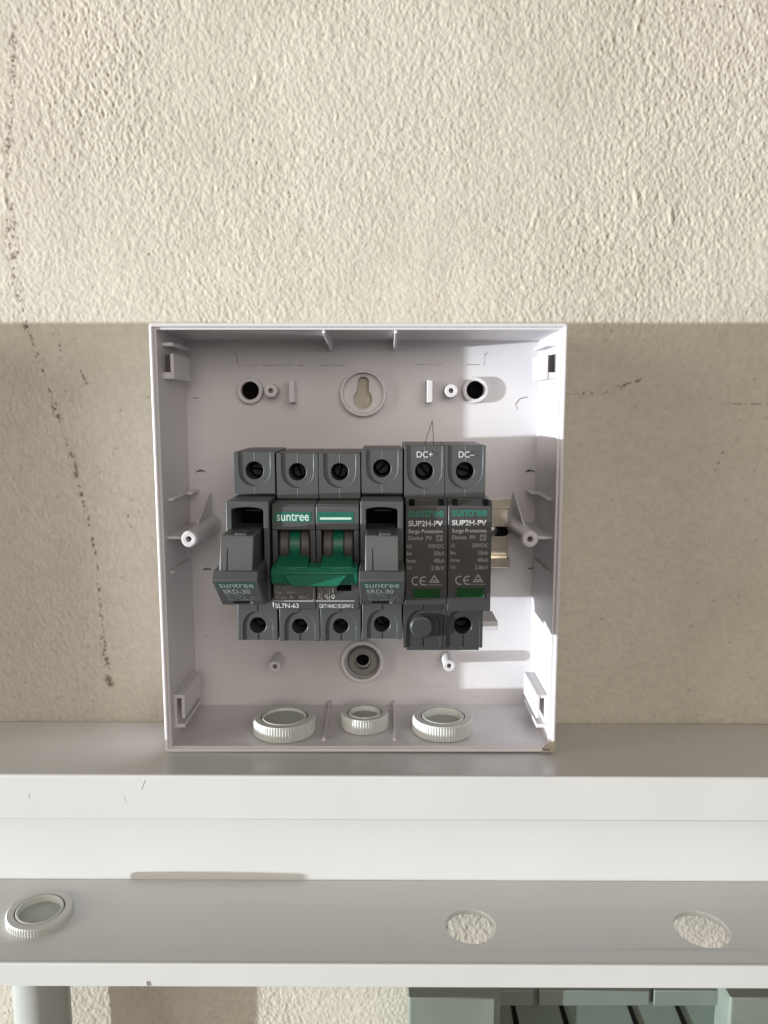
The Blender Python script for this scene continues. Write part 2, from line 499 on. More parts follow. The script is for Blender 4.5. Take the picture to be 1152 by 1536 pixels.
# side slits in the back panel (crescents)
def slit(u, v, w, h, up=1):
    x, z = P(u, v, YBB)
    pts = []
    for k in range(9):
        t = -1 + k / 4
        pts.append((x + w * t, z + h * (1 - t * t) * up))
    for k in range(8, -1, -1):
        t = -1 + k / 4
        pts.append((x + w * t, z + .35 * h * (1 - t * t) * up - .25))
    return pts
holes_b = [key] + [slit(u, v, 2.6, 1.3) for u, v in ((301, 708), (311, 855), (795, 708), (798, 854))]
bigs = [(375, 586), (713, 585)]
for u, v in bigs: holes_b.append(circ(*P(u, v, YBB), 4.6, 32))
lx, lz = P(544, 990, YBB)
holes_b.append(circ(lx, lz, 3.6, 32))
MB().plate([rect(X0 + .3, X1 - .3, ZB0 + 3, ZB1 - .3)] + holes_b, YBB, YBB + 2.4).build('back_panel', 'box_plastic', box, .25)
zfb = -160.6
MB().prism_x([(YBF + 2, ZB1 - .4), (YBB + 2.2, ZB1 - .4), (YBB + 2.2, ZB1 - TH - .6), (YBF + 2, ZB1 - TH)], X0 + .2, X1 - .2).build('top_panel', 'box_plastic', box, .3)
for x0, x1 in ((X0, X0 + TH), (X1 - TH, X1)):
    MB().prism_x([(YBF + 2, ZB1 - .2), (YBB + 2.3, ZB1 - .2), (YBB + 2.3, zfb - 2), (YBF + 2, ZB0 + .1)], x0, x1).build('side_panel', 'box_plastic', box, .3)
# floor with three gland holes
glands = []
for u, v, hw in ((427, 1097, 48.5), (547, 1090, 37), (664, 1096, 47.5)):
    yc = PY(v, -161.5); xc = PX(u, v, yc); glands.append((xc, yc, hw * yc / F_PX))
n0 = MB()
n0.plate([rect(X0 + .2, X1 - .2, YBF + 2, YBB)] + [circ(x, y, r * .62, 40) for x, y, r in glands], 0, 2.2,
         Matrix(((1, 0, 0, 0), (0, 0, 1, 0), (0, -1, 0, 0), (0, 0, 0, 1))))
for vtx in n0.bm.verts: vtx.co.z += ZB0 + 2.2 + (vtx.co.y - YBF) / (YBB - YBF) * (zfb - ZB0 - 2.2)
n0.build('bottom_panel', 'box_plastic', box, .2)
def frame_loops(x0, x1, z0, z1, w, r=1.6):
    def rr(x0, x1, z0, z1, r):
        out = []
        for cx, cz, a in ((x1 - r, z1 - r, 0), (x0 + r, z1 - r, 90), (x0 + r, z0 + r, 180), (x1 - r, z0 + r, 270)):
            out += circ(cx, cz, r, 5, a, a + 90)
        return out
    return [rr(x0, x1, z0, z1, r), rr(x0 + w, x1 - w, z0 + w, z1 - w, max(.4, r - w))]
rim = MB().plate(frame_loops(X0 - .3, X1 + .3, ZB0 - .1, ZB1 + .3, 1.9), YBF, YBF + 5).build('rim', 'box_plastic', box, .7, 3)
MB().plate(frame_loops(X0 + 1.5, X1 - 1.5, ZB0 + 1.2, ZB1 - 1.3, 1.3, .8), YBF + 1.3, YBF + 5.4).build('inner_lip', 'box_plastic', rim, .35)
# broken corner
cxx, czz = X1 - 2.5, ZB0 + 2.2
MB().plate([[(cxx - 5, czz - 2.1), (cxx + 2.2, czz - 2.2), (cxx + 2.4, czz + 5), (cxx + 1.2, czz + 3), (cxx - 1, czz + 1.2), (cxx - 3, czz - .4)]], YBF - .5, YBF + 2).build('chipped_corner', 'chip', box, .3)
MB().box(cxx - 3.4, cxx - .2, YBF - .7, YBF + .5, czz - 1.0, czz - .2).build('chip_gap', 'pencil', box)

def ringprof(ro, ri, h, foot=0): return [(ri, 0), (ro, 0), (ro, -h), (ri, -h)]
def boss(u, v, r, hole, h, Y=YBB, name='screw_boss'):
    """post rising from the back panel; (u, v) is the centre of its tip"""
    x, z = P(u, v, Y - h)
    m = MB().lathe((x, Y, z), 'y', [(0, 0), (r * 1.12, 0), (r, -h), (hole, -h), (hole, -h + 6), (0, -h + 6)], 32)
    o = m.build(name, 'box_plastic', box, .25)
    return x, z, o
for u, v in bigs:
    x, z = P(u, v, YBB - 3)
    MB().lathe((x, YBB, z), 'y', [(4.5, .2), (6.9, .2), (6.6, -3.6), (4.7, -3.6)], 40).build('mounting_ring', 'box_plastic', box, .4)
    MB().lathe((x, YBB + 2.2, z), 'y', [(0, .15), (4.9, .15), (4.9, -.1), (0, -.1)], 32).build('hole_shade_disc', 'black', box)  # near-black disc paints the shade inside the hole
for u, v in ((406, 586), (677, 586)): boss(u, v, 3.3, 1.25, 9)
for u, v in ((412, 1000), (674, 999)): boss(u, v, 3.0, 1.2, 15)
for u in (437, 645):
    x, z = P(u, 587, 394)
    MB().box(x - 1.4, x + 1.4, 394, YBB + .2, z - 5.6, z + 5.6).build('support_tab', 'box_plastic', box, .3)
# keyhole ring
MB().lathe((kx, YBB, kz), 'y', [(10.2, .2), (12.2, .2), (11.9, -4.4), (10.5, -4.4)], 56).build('keyhole_ring', 'box_plastic', box, .4)
# lower mounting hole: ring, grey washer, dark hole
MB().lathe((lx, YBB, lz), 'y', [(9.4, .2), (11.9, .2), (11.5, -4.2), (9.7, -4.2)], 56).build('mounting_ring', 'box_plastic', box, .4)
MB().lathe((lx + .2, YBB, lz - .1), 'y', [(3.9, .1), (8.4, .1), (8.6, -1.2), (7.4, -3.4), (4.3, -3.4), (3.9, -1.5)], 48).build('rubber_washer', 'washer_grey', box, .3)
MB().lathe((lx, YBB + 2.2, lz), 'y', [(0, .15), (3.9, .15), (3.9, -.1), (0, -.1)], 32).build('hole_shade_disc', 'black', box)  # shade of the hole put in as a near-black disc
# cover posts with gussets, both sides
def mirror_x(x): return 2 * CX - x
for side in (0, 1):
    fx = (lambda x: x) if side == 0 else mirror_x
    px_, pz_ = P(283, 809, 356)
    MB().lathe((fx(px_), YBB, pz_), 'y', [(0, .2), (5.0, .2), (3.95, -48), (3.3, -48.8), (1.35, -48.8), (1.35, -40), (0, -40)], 40).build('cover_post', 'box_plastic', box, .3)
    a, b_ = sorted((fx(px_ - .5), fx(px_ + .5)))
    MB().prism_x([(YBB + .1, pz_ + 3), (YBB + .1, pz_ + 17), (YBB - 3, pz_ + 17), (370, pz_ + 3.2)], a, b_).build('gusset', 'box_plastic', box, .2)
    a, b_ = sorted((fx(X0 + TH - .3), fx(px_ - 3)))
    MB().box(a, b_, 360, YBB + .1, pz_ - .6, pz_ + .7).build('gusset', 'box_plastic', box, .2)
    for v, dz in ((749, 0), (858, 0)):
        z = PZ(v, 366)
        a, b_ = sorted((fx(X0 + TH - .3), fx(X0 + TH + (2.4 if v < 800 else 1.4))))
        MB().box(a, b_, 364, 396, z - .7, z + .9).build('side_rib', 'box_plastic', box, .5)
        if v < 800:
            a, b_ = sorted((fx(X0 + TH + 2), fx(X0 + TH + 5)))
            MB().box(a, b_, 391, YBB + .1, z - .7, z + .9).build('side_rib', 'box_plastic', box, .5)
    # upper latch: small shelf, hooked plate
    z1, z2, z3 = PZ(514, 366), PZ(531, 366), PZ(569, 366)
    xi = X0 + TH - .3
    def bx(mb, x0, x1, *r):
        a, b = sorted((fx(x0), fx(x1))); mb.box(a, b, *r)
    m = MB(); bx(m, xi, xi + 5.2, 364, 393, z1 - 1.8, z1)
    m.build('latch_shelf', 'box_plastic', box, .35)
    m = MB(); bx(m, xi + 4.0, xi + 5.6, 363, 393, z3, z2); bx(m, xi, xi + 4.1, 363.3, 393, z3 + .05, z3 + 3.2)
    lat = m.build('latch', 'box_plastic', box, .3)
    m = MB(); bx(m, xi + .1, xi + 3.9, 368, 372, z3 + 3.0, z2 - .3); m.build('latch_slot', 'drum_grey', lat)
    # lower latch
    z1, z2, z3 = PZ(1040, 364), PZ(1074, 364), PZ(1088, 364)
    m = MB(); bx(m, xi + 4.0, xi + 5.6, 361, 395, z2, z1 + .3); bx(m, xi, xi + 4.1, 361.3, 395, z1 - 1.6, z1 + .2)
    lat = m.build('latch', 'box_plastic', box, .3)
    m = MB(); bx(m, xi, xi + 5.4, 361, 395, z3, z3 + 1.9); bx(m, xi, xi + 1.6, 361.5, 395, z3 + 1.8, z1 - 1.5)
    m.build('latch_shelf', 'box_plastic', box, .35)
# corner ribs along the top and the floor
for u in (487, 594):
    x = PX(u, 490, 360)
    MB().prism_x([(YBF + 3, ZB1 - TH + .1), (YBB + .1, ZB1 - TH + .1), (YBB + .1, ZB1 - TH - 6), (YBB - 3, ZB1 - TH - 6), (YBF + 9, ZB1 - TH - 2.2), (YBF + 3.2, ZB1 - TH - 1.6)], x - .7, x + .7).build('corner_rib', 'box_plastic', box, .3)
for u in (486, 592):
    x = PX(u, 1105, 362)
    MB().prism_x([(YBF + 7.5, ZB0 + 2), (YBB + .1, zfb - .2), (YBB + .1, zfb + 3), (YBF + 16, ZB0 + 4.2), (YBF + 8, ZB0 + 3.6)], x - .8, x + .8).build('corner_rib', 'box_plastic', box, .5)
# moulding lines and scuffs on the back panel
def scratch_lines(segs, w, Y, parent, m='pencil', name='scuff_mark'):
    mb = MB()
    for u, v, u2, v2 in segs:
        x, z = P(u, v, Y); x2, z2 = P(u2, v2, Y)
        n = max(1, int(math.hypot(x2 - x, z2 - z) / 4))
        for k in range(n):
            a, b = k / n, (k + random.uniform(.55, 1.0)) / n
            xa, za, xb, zb = x + (x2 - x) * a, z + (z2 - z) * a, x + (x2 - x) * b, z + (z2 - z) * b
            L_ = math.hypot(xb - xa, zb - za); an = math.atan2(zb - za, xb - xa); ww = w * random.uniform(.5, 1.2)
            mb.box(0, L_, Y - .03, Y + .3, -ww, ww, Matrix.Translation((xa, 0, za)) @ Matrix.Rotation(-an, 4, 'Y'))
    return tag(mb.build(name, m, parent), kind='stuff')
scratch_lines([(357, 548, 430, 548), (430, 548, 462, 548), (480, 548, 520, 548), (355, 532, 357, 548), (347, 527, 355, 532),
               (625, 547, 668, 547), (700, 547, 720, 547), (728, 530, 726, 552), (732, 528, 728, 533)], .13, YBB, box)
scratch_lines([(368, 1044, 380, 1044), (483, 1029, 495, 1029), (560, 1029, 715, 1029), (708, 1044, 722, 1045), (708, 1044, 708, 1066)], .1, YBB, box, 'scratch')
scratch_lines([(773, 607, 780, 598), (780, 598, 793, 595), (774, 608, 779, 619), (289, 597, 298, 597)], .22, YBB, box)
dots = MB()
for u, v, r in ((276, 669, .5), (309, 954, .45), (793, 706, .5), (310, 855, .3), (470, 644, .25), (320, 975, .25)):
    x, z = P(u, v, YBB); dots.lathe((x, YBB, z), 'y', [(0, .1), (r, .1), (r * .6, -.12), (0, -.15)], 10)
tag(dots.build('scuff_mark', 'hair_black', box), kind='stuff')

# unseen empty copy of the box, added on the ledge to shade the wall
shade_box = copy_tree(box)
shade_box.location.x -= .318
shade_box['label'] = 'added unseen empty copy of the white box, placed to shade the wall'
shade_box['group'] = 'distribution boxes on the ledge'; box['group'] = 'distribution boxes on the ledge'

# ------------------------------------------------------------------ gland nuts
def gland(c, r, h, label, tilt=None, disc_drop=2.2, inner=.74, grp='gland nuts in the box floor', group=True):
    g = thing('gland_nut', label, 'gland nut', c, grp if group else None)
    M = Matrix.Identity(4)
    if tilt is not None: M = Matrix.Translation(c) @ tilt @ Matrix.Translation((-c[0], -c[1], -c[2]))
    n = int(r * 4.6) * 4
    MB().lathe(c, 'z', [(r * inner + .5, 0), (r - .5, 0), (r, .5), (r, h - .9), (r - .8, h), (r * inner + .5, h)], n, M, teeth=(0, .42)).build('knurled_ring', 'gland_plastic', g)
    MB().lathe(c, 'z', [(r * inner - 1.4, -2), (r * inner, -2), (r * inner, h - .4), (r * inner - .4, h + .3), (r * inner - 1.1, h + .3), (r * inner - 1.4, h - .3)], 56, M).build('plug_collar', 'gland_plastic', g, .2)
    MB().lathe(c, 'z', [(0, h - disc_drop - 1.2), (r * inner - 1.3, h - disc_drop - 1.2), (r * inner - 1.3, h - disc_drop), (0, h - disc_drop)], 48, M).build('plug_disc', 'gland_disc', g)
    return g
zf = lambda y: ZB0 + 2.2 + (y - YBF) / (YBB - YBF) * (zfb - ZB0 - 2.2)
for (x, y, r), hh, lab, dd, inn in zip(glands, (7.6, 7.4, 7.6),
        ('large ribbed white gland nut on the box floor, its plug almost flush with the ring',
         'smaller ribbed white gland nut on the box floor between the two large ones',
         'large ribbed white gland nut on the box floor nearest the chipped corner'), (1.0, 2.0, 3.2), (.73, .70, .70)):
    gland((x, y, zf(y) + .25), r, hh, lab, None, dd, inn)
yc = on_floor(1376)
gx = PX(60, 1376, yc)
gland((gx, yc, zfloor(yc) - .4), 15.6, 5.0, 'ribbed grey gland nut sitting tilted on the floor of the wide lower enclosure',
      Matrix.Rotation(math.radians(2.5), 4, 'Y') @ Matrix.Rotation(math.atan(SLF), 4, 'X'), 3.0, .72, None, False)

# ------------------------------------------------------------------ DIN rail
RY = 388.0
rz0, rz1 = -80.5, -44.7
rail = thing('din_rail', 'zinc plated steel mounting rail behind the breakers, its end showing beside the surge protector', 'rail', (0, 396, rz0))
RX0, RX1 = -72, PX(765, 800, RY)
def rprof(t):
    return [(RY, rz1), (RY, rz1 - 5), (RY + 7, rz1 - 5.4), (RY + 7, rz0 + 5.4), (RY, rz0 + 5), (RY, rz0),
            (RY + t, rz0), (RY + t, rz0 + 5 - t), (RY + 7 + t, rz0 + 5.4 - t), (RY + 7 + t, rz1 - 5.4 + t), (RY + t, rz1 - 5 + t), (RY + t, rz1)]
MB().prism_x(rprof(1.0), RX0, RX1).build('rail_profile', 'zinc', rail, .25)
sx, sz = P(750, 797, RY + 7)
slot = [(sx - 4, sz - 2.6)] + [(sx + 2 + 2.6 * math.cos(math.radians(a)), sz + 2.6 * math.sin(math.radians(a))) for a in range(-90, 91, 15)] + [(sx - 4, sz + 2.6)]
MB().plate([slot], RY + 6.85, RY + 7.3).build('slot_hole', 'black', rail)
MB().lathe((sx - 4.5, RY + 7, sz + .5), 'y', [(0, 0), (3.2, 0), (2.9, -1.6), (1.6, -2.3), (0, -2.4)], 24).build('screw', 'screw_metal', rail, .2)
for x in (-60, 55): MB().box(x - 4, x + 4, RY + 8.1, YBB + .1, sz - 7, sz + 7).build('rail_support', 'box_plastic', box, .3)

# ------------------------------------------------------------------ modular devices
YS = 332.0                      # terminal shoulder face
YD = 387.8                      # back of the devices on the rail
W18 = 17.7
def terminal(x0, x1, z0, z1, hx, hz, hr, ur, up, parent, m='device_grey', Y=YS, plug=False):
    """terminal block with a deep screw hole and a U shaped step round it"""
    cx = (x0 + x1) / 2 if hx is None else hx
    MB().plate([rect(x0, x1, z0, z1), circ(cx, hz, hr, 36)], Y + .9, Y + 16).build('terminal_block', m, parent, .25)
    if up:   # the U opens upwards
        lp = [(x0, z0), (x1, z0), (x1, z1), (cx + ur, z1)] + circ(cx, hz, ur, 24, 360, 180) + [(cx - ur, z1), (x0, z1)]
    else:
        lp = [(x0, z1), (x1, z1), (x1, z0), (cx + ur, z0)] + circ(cx, hz, ur, 24, 0, 180) + [(cx - ur, z0), (x0, z0)]
    MB().plate([lp], Y + .25, Y + 1.0).build('terminal_frame', m, parent, .28)
    # moulding seam
    sm = MB()
    if up:
        sm.box(cx - .13, cx + .13, Y + .78, Y + 1, hz + hr + .3, z1 - .3)
        sm.box(cx - .13, cx + .13, Y + .15, Y + .5, z0 + .4, hz - ur - .3)
    else:
        sm.box(cx - .13, cx + .13, Y + .15, Y + .5, hz + ur + .3, z1 - .4)
        sm.box(cx - .13, cx + .13, Y + .78, Y + 1, z0 + .3, hz - hr - .3)
    sm.build('seam', 'seam' if up else 'black', parent)
    MB().lathe((cx, Y + 15.9, hz), 'y', [(0, 0), (hr + 1, 0), (hr + 1, -.6), (0, -.6)], 24).build('hole_bottom', 'black', parent)
    if not plug:
        s = MB().lathe((cx, Y + 15, hz), 'y', [(0, 0), (hr - .5, 0), (hr - .5, -4), (hr - 1, -4.5), (0, -4.5)], 24).build('terminal_screw', 'dark_screw', parent, .2)
        MB().box(cx - hr + .9, cx + hr - .9, Y + 10.3, Y + 11, hz - .5, hz + .5, Matrix.Translation((cx, 0, hz)) @ Matrix.Rotation(random.uniform(0, 3), 4, 'Y') @ Matrix.Translation((-cx, 0, -hz))).build('screw_slot', 'black', s)
    else:
        MB().lathe((cx - .8, Y - 3.2, hz + .2), 'y', [(0, 0), (4.6, 0), (5.3, .9), (5.3, 6), (0, 6)], 40).build('terminal_plug', m, parent, .4)
    return cx

def core(x0, x1, z0, z1, parent, m='device_grey', zf0=-82.5, zf1=-38.5, yf=340):
    """solid back of the housing, behind the terminals and the front"""
    MB().prism_x([(yf, zf1 + .0), (YS + 16, zf1), (YS + 16, z1 - .05), (YD - 14, z1 - .05), (YD - 9, z1 - 6), (YD, z1 - 14), (YD, z0 + 14), (YD - 9, z0 + 6), (YD - 14, z0 + .05),
                  (YS + 16, z0 + .05), (YS + 16, zf0), (yf, zf0)], x0, x1).build('housing', m, parent, .25)

ZT, ZBm = -18.5, -102.2         # top / bottom of the breakers
HZT, HZB = PZ(708, YS), PZ(940, YS)

# --- two pole breaker
xm0, xm1 = PX(414.5, 715, YS), PX(541, 715, YS)
xmm = (xm0 + xm1) / 2
YFm = 315.0
brk = thing('circuit_breaker', 'two pole grey circuit breaker with a wide green handle between the fuse holders', 'circuit breaker', (xmm, 360, ZBm))
zwin = PZ(795, YFm); zlow = PZ(870, YFm); zb = PZ(914, YFm)
for i, (a, b) in enumerate(((xm0 + .15, xmm - .15), (xmm + .15, xm1 - .15))):
    core(a, b, ZBm, ZT, brk, zf0=zb + .3)
    terminal(a, b, -38.3, ZT, None, HZT, 3.75, 6.8, True, brk)
    terminal(a, b, ZBm, zb + .1, None, HZB, 3.4, 6.6, False, brk)
    # front: label panel
    MB().prism_x([(YFm, zwin), (YFm, -39.8), (YFm + 1.2, -38.6), (341, -38.6), (341, zwin)], a, b).build('front_panel', 'device_grey', brk, .35)
    # cheeks beside the handle
    for c0, c1 in ((a, a + 2.2), (b - 2.2, b)):
        MB().prism_x([(YFm, zwin - .05), (YFm + .4, zlow + 4), (YFm + 3, zlow), (341, zlow), (341, zwin - .05)], c0, c1).build('cheek', 'device_grey', brk, .5, 3)
    MB().box(a + 2.2, b - 2.2, 337, 341, zlow, zwin).build('handle_recess', 'black', brk)
    MB().prism_x([(YFm + 1.4, zlow - .1), (YFm + .3, zlow - 3), (YFm, zb), (341, zb), (341, zlow - .1)], a, b).build('lower_front', 'cartridge', brk, .3)
    # drum with green middle
    cxm = (a + b) / 2; zc = PZ(822, 318) ; yc_ = 326.5
    MB().lathe((a + 2.6, yc_, zc), 'x', [(0, 0), (9.2, 0), (9.6, .5), (9.6, 3.6), (8.6, 4.2), (0, 4.2)], 48).build('drum_ring', 'drum_grey', brk, .2)
    MB().lathe((b - 2.6 - 4.2, yc_, zc), 'x', [(0, 0), (8.6, 0), (9.6, .6), (9.6, 3.7), (9.2, 4.2), (0, 4.2)], 48).build('drum_ring', 'drum_grey', brk, .2)
    MB().lathe((a + 6.9, yc_, zc), 'x', [(0, 0), (8.2, 0), (8.2, b - a - 13.8), (0, b - a - 13.8)], 48).build('drum', 'green', brk)
# green label strips
ygl = YFm - .12
for i, (u0, u1) in enumerate(((411, 467), (476, 530.5))):
    x0_, x1_ = PX(u0, 775, YFm), PX(u1, 775, YFm)
    gl = MB().box(x0_, x1_, ygl, YFm + .3, PZ(783, YFm), PZ(768, YFm)).build('label_strip', 'green_label', brk)
text_px('suntree', brk, 'pale_print', 415, 463.5, 770, 781.5, ygl, bold=.012)
MB().box(PX(480, 778, ygl), PX(527, 778, ygl), ygl - .06, ygl + .05, PZ(779.5, ygl), PZ(776, ygl)).build('printed_bar', 'pale_print', brk)
# handle: two necks and one bar
xh0, xh1 = PX(404.5, 860, 303), PX(538, 860, 303)
hd = MB()
hd.prism_x([(313, PZ(847, 307)), (305.0, PZ(851.5, 305)), (303.4, PZ(860, 303.5)), (304.8, PZ(875, 304.5)), (309, PZ(879, 307)), (314, PZ(868, 311))], xh0 + .3, xh1 - .3)
handle = hd.build('handle', 'green', brk, .45, 3)
tz0, tz1 = PZ(877, 303), PZ(863, 302)
MB().plate([[(PX(424, 865, 302), tz1), (PX(523, 865, 302), tz1), (PX(508, 880, 302), tz0 - .6), (PX(436, 880, 302), tz0 - .6)]], 302.6, 306).build('handle_grip', 'green', handle, .5)
for (a, b) in ((xm0, xmm), (xmm, xm1)):
    c = (a + b) / 2
    MB().prism_x([(317.5, PZ(829, 318)), (313.5, PZ(836, 312)), (304.5, PZ(853, 304)), (306, PZ(866, 306)), (318, PZ(850, 318))], c - 2.6, c + 2.6).build('handle_neck', 'green', handle, .35)
    MB().prism_x([(314.5, PZ(835, 312)), (304.6, PZ(851.5, 304)), (306, PZ(864, 306)), (316, PZ(850, 316))], c - 6.4, c + 6.4).build('handle_neck', 'green', handle, .35)
# lower print
zlp = YFm + .02
MB().box(PX(410, 901, YFm), PX(470, 901, YFm), YFm - .05, YFm + .2, PZ(902, YFm), PZ(901, YFm)).build('printed_line', 'white_print', brk)
MB().box(PX(473.5, 901, YFm), PX(532, 901, YFm), YFm - .05, YFm + .2, PZ(902, YFm), PZ(901, YFm)).build('printed_line', 'white_print', brk)
text_px('SL7N-63', brk, 'white_print', 413, 448, 905, 912, YFm, bold=.006)
text_px('GB/T14048.2 IEC60947-2', brk, 'white_print', 479, 530, 906, 912, YFm)
yl2 = YFm + .15
text_px('2| 4|', brk, 'white_print', 477, 492, 890, 899, yl2, proud=.25)
text_px('O', brk, 'white_print', 497, 502, 891, 898, yl2, proud=.25, bold=.02)
MB().box(PX(494, 890, yl2), PX(494.6, 890, yl2), yl2 - .25, yl2 + .1, PZ(901, yl2), PZ(882, yl2)).build('printed_line', 'white_print', brk)
MB().box(PX(470, 890, yl2), PX(471, 890, yl2), yl2 - .2, yl2 + .1, PZ(901, yl2), PZ(882, yl2)).build('printed_line', 'faint_print', brk)
text_px('I', brk, 'white_print', 498, 500, 882, 889, yl2, proud=.25)
text_px('Icu   5kA', brk, 'faint_print', 414, 442, 886, 890.5, yl2, proud=.25)
text_px('Cat A  IEC', brk, 'faint_print', 414, 464, 893, 898.5, yl2, proud=.25)
MB().box(PX(505, 886, yl2), PX(527, 886, yl2), yl2 - .18, yl2 + .2, PZ(886.5, yl2), PZ(876, yl2)).build('indicator_window', 'black', brk, .1)
# contact symbol strokes
scratch_lines([(479, 881, 483, 887), (488, 881, 492, 887), (483, 887, 483, 891), (492, 887, 492, 891)], .12, yl2 - .2, brk, 'white_print', 'printed_line')
# white sticker edge at the lower corner
MB().plate([[P(409, 903, YFm), P(411.5, 904, YFm), P(410.8, 912, YFm), P(409.3, 909, YFm)]], YFm - .15, YFm + .1).build('sticker_edge', 'white_print', brk)

# --- fuse holders with their carriers swung out
def fuse_holder(xa, xb, label, dz, sh=0.0):
    cx = (xa + xb) / 2
    r = thing('fuse_holder', label, 'fuse holder', (cx, 360, ZBm), 'fuse holders on the rail')
    zt, zbm = ZT + dz, ZBm + dz * .6
    YFh = 313.0
    zf1, zf0 = PZ(752, YFh), PZ(905, YFh)
    core(xa, xb, zbm, zt, r, zf0=zf0, zf1=zf1 + .8, yf=338)
    terminal(xa, xb, zf1 + .9, zt, None, HZT + dz, 3.85, 6.7, True, r)
    terminal(xa, xb, zbm, zf0 - .1, None, HZB + dz * .6, 3.6, 6.5, False, r)
    # frame with the dark opening
    oz1, oz0 = PZ(762, YFh), zf0 + 4
    ox0, ox1 = xa + 2.3, xb - 2.3
    arch = [(ox0, oz0), (ox1, oz0), (ox1, oz1 - .9), (ox1 - .8, oz1 - .4)] + [(cx + (ox1 - .8 - cx) * t, oz1 - .4 + .7 * (1 - t * t)) for t in (.6, .2, -.2, -.6)] + [(ox0 + .8, oz1 - .4), (ox0, oz1 - .9)]
    MB().plate([rect(xa, xb, zf0, zf1), arch], YFh, 338).build('front_frame', 'device_grey', r, .45, 3)
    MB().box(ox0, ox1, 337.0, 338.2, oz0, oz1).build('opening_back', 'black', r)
    MB().box(cx - 3.5, cx + 4, 329, 337, oz1 - 3.5, oz1 - 2.6).build('contact_clip', 'device_dark', r, .2)
    # swung-out carrier
    cx += sh
    aw = 6.55
    az1, az0 = PZ(803, 297), PZ(858, 291)
    arm = MB().prism_x([(296.8, az1), (292.5, az0), (293, az0 - 4), (328, az0 - 4), (330, az1)], cx - aw, cx + aw).build('carrier_arm', 'carrier_grey', r, .4)
    MB().box(cx - 1.0, cx + 3.6, 297, 306, az1 - .2, az1 + .8).build('carrier_tab', 'carrier_grey', arm, .2)
    MB().prism_x([(297.2, az1 - .6), (296.68, az1 - .6), (292.42, az0 + .2), (292.9, az0 + .2)], cx - aw + 2.8, cx - aw + 3.1).build('seam', 'black', arm)
    hb = PZ(906, 308)
    t0, t1 = (288.6, PZ(871, 288.6)), (307.0, hb)
    hw = 8.9
    blk = MB().prism_x([(299, az0 + .3), (291.2, az0 + .2), t0, t1, (311, hb - .6), (333, hb - .6), (333, az0 + .3)], cx - hw, cx + hw).build('carrier_handle', 'carrier_grey', r, .45, 3)
    # print on the sloping face
    d = Vector((0, t1[0] - t0[0], t1[1] - t0[1])); Lf = d.length; d.normalize()
    up = -d; nrm = Vector((0, up.z * -1, up.y))
    if nrm.y > 0: nrm = -nrm
    def face_M():
        # local x right, local z up the face, local -y outwards
        o = Vector((cx, t1[0], t1[1]))
        M = Matrix.Identity(4)
        M.col[0][:3] = (1, 0, 0); M.col[1][:3] = -nrm; M.col[2][:3] = up; M.col[3][:3] = o
        return M
    M = face_M()
    gs = MB().box(-7.6, 7.4, -.06, .2, Lf * .70, Lf * .93, M).build('label_strip', 'label_dull', blk)
    text('suntree', blk, 'dim_print', -6.6, 6.8, Lf * .73, Lf * .90, -.07, bold=.012, M=M)
    text('SRD-30', blk, 'dim_print', -6.0, 4.6, Lf * .48, Lf * .65, 0, bold=.015, M=M)
    text('DC 1000V', blk, 'dim_print', -5.6, 1.2, Lf * .39, Lf * .44, 0, M=M)
    text('gPV 10x38   32A', blk, 'dim_print', -5.6, 6.4, Lf * .29, Lf * .34, 0, M=M)
    text('IEC 60947-3', blk, 'dim_print', -5.2, 7.0, Lf * .20, Lf * .245, 0, M=M)
    MB().box(-4.0, 3.4, -.05, .6, Lf * .06, Lf * .145, M).build('finger_slot', 'black', blk, .1)
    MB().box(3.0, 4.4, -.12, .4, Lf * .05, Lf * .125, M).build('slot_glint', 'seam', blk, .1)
    return r
xl0, xl1 = PX(351, 715, YS), PX(412, 715, YS)
xr0, xr1 = PX(542.5, 715, YS), PX(604, 715, YS)
fuse_holder(xl0, xl0 + W18, 'grey fuse holder with open carrier at the free end of the breaker row', .6, -1.3)
fuse_holder(xr0, xr0 + W18, 'grey fuse holder with open carrier, wedged between the green-handled breaker and the surge protector', 1.5)

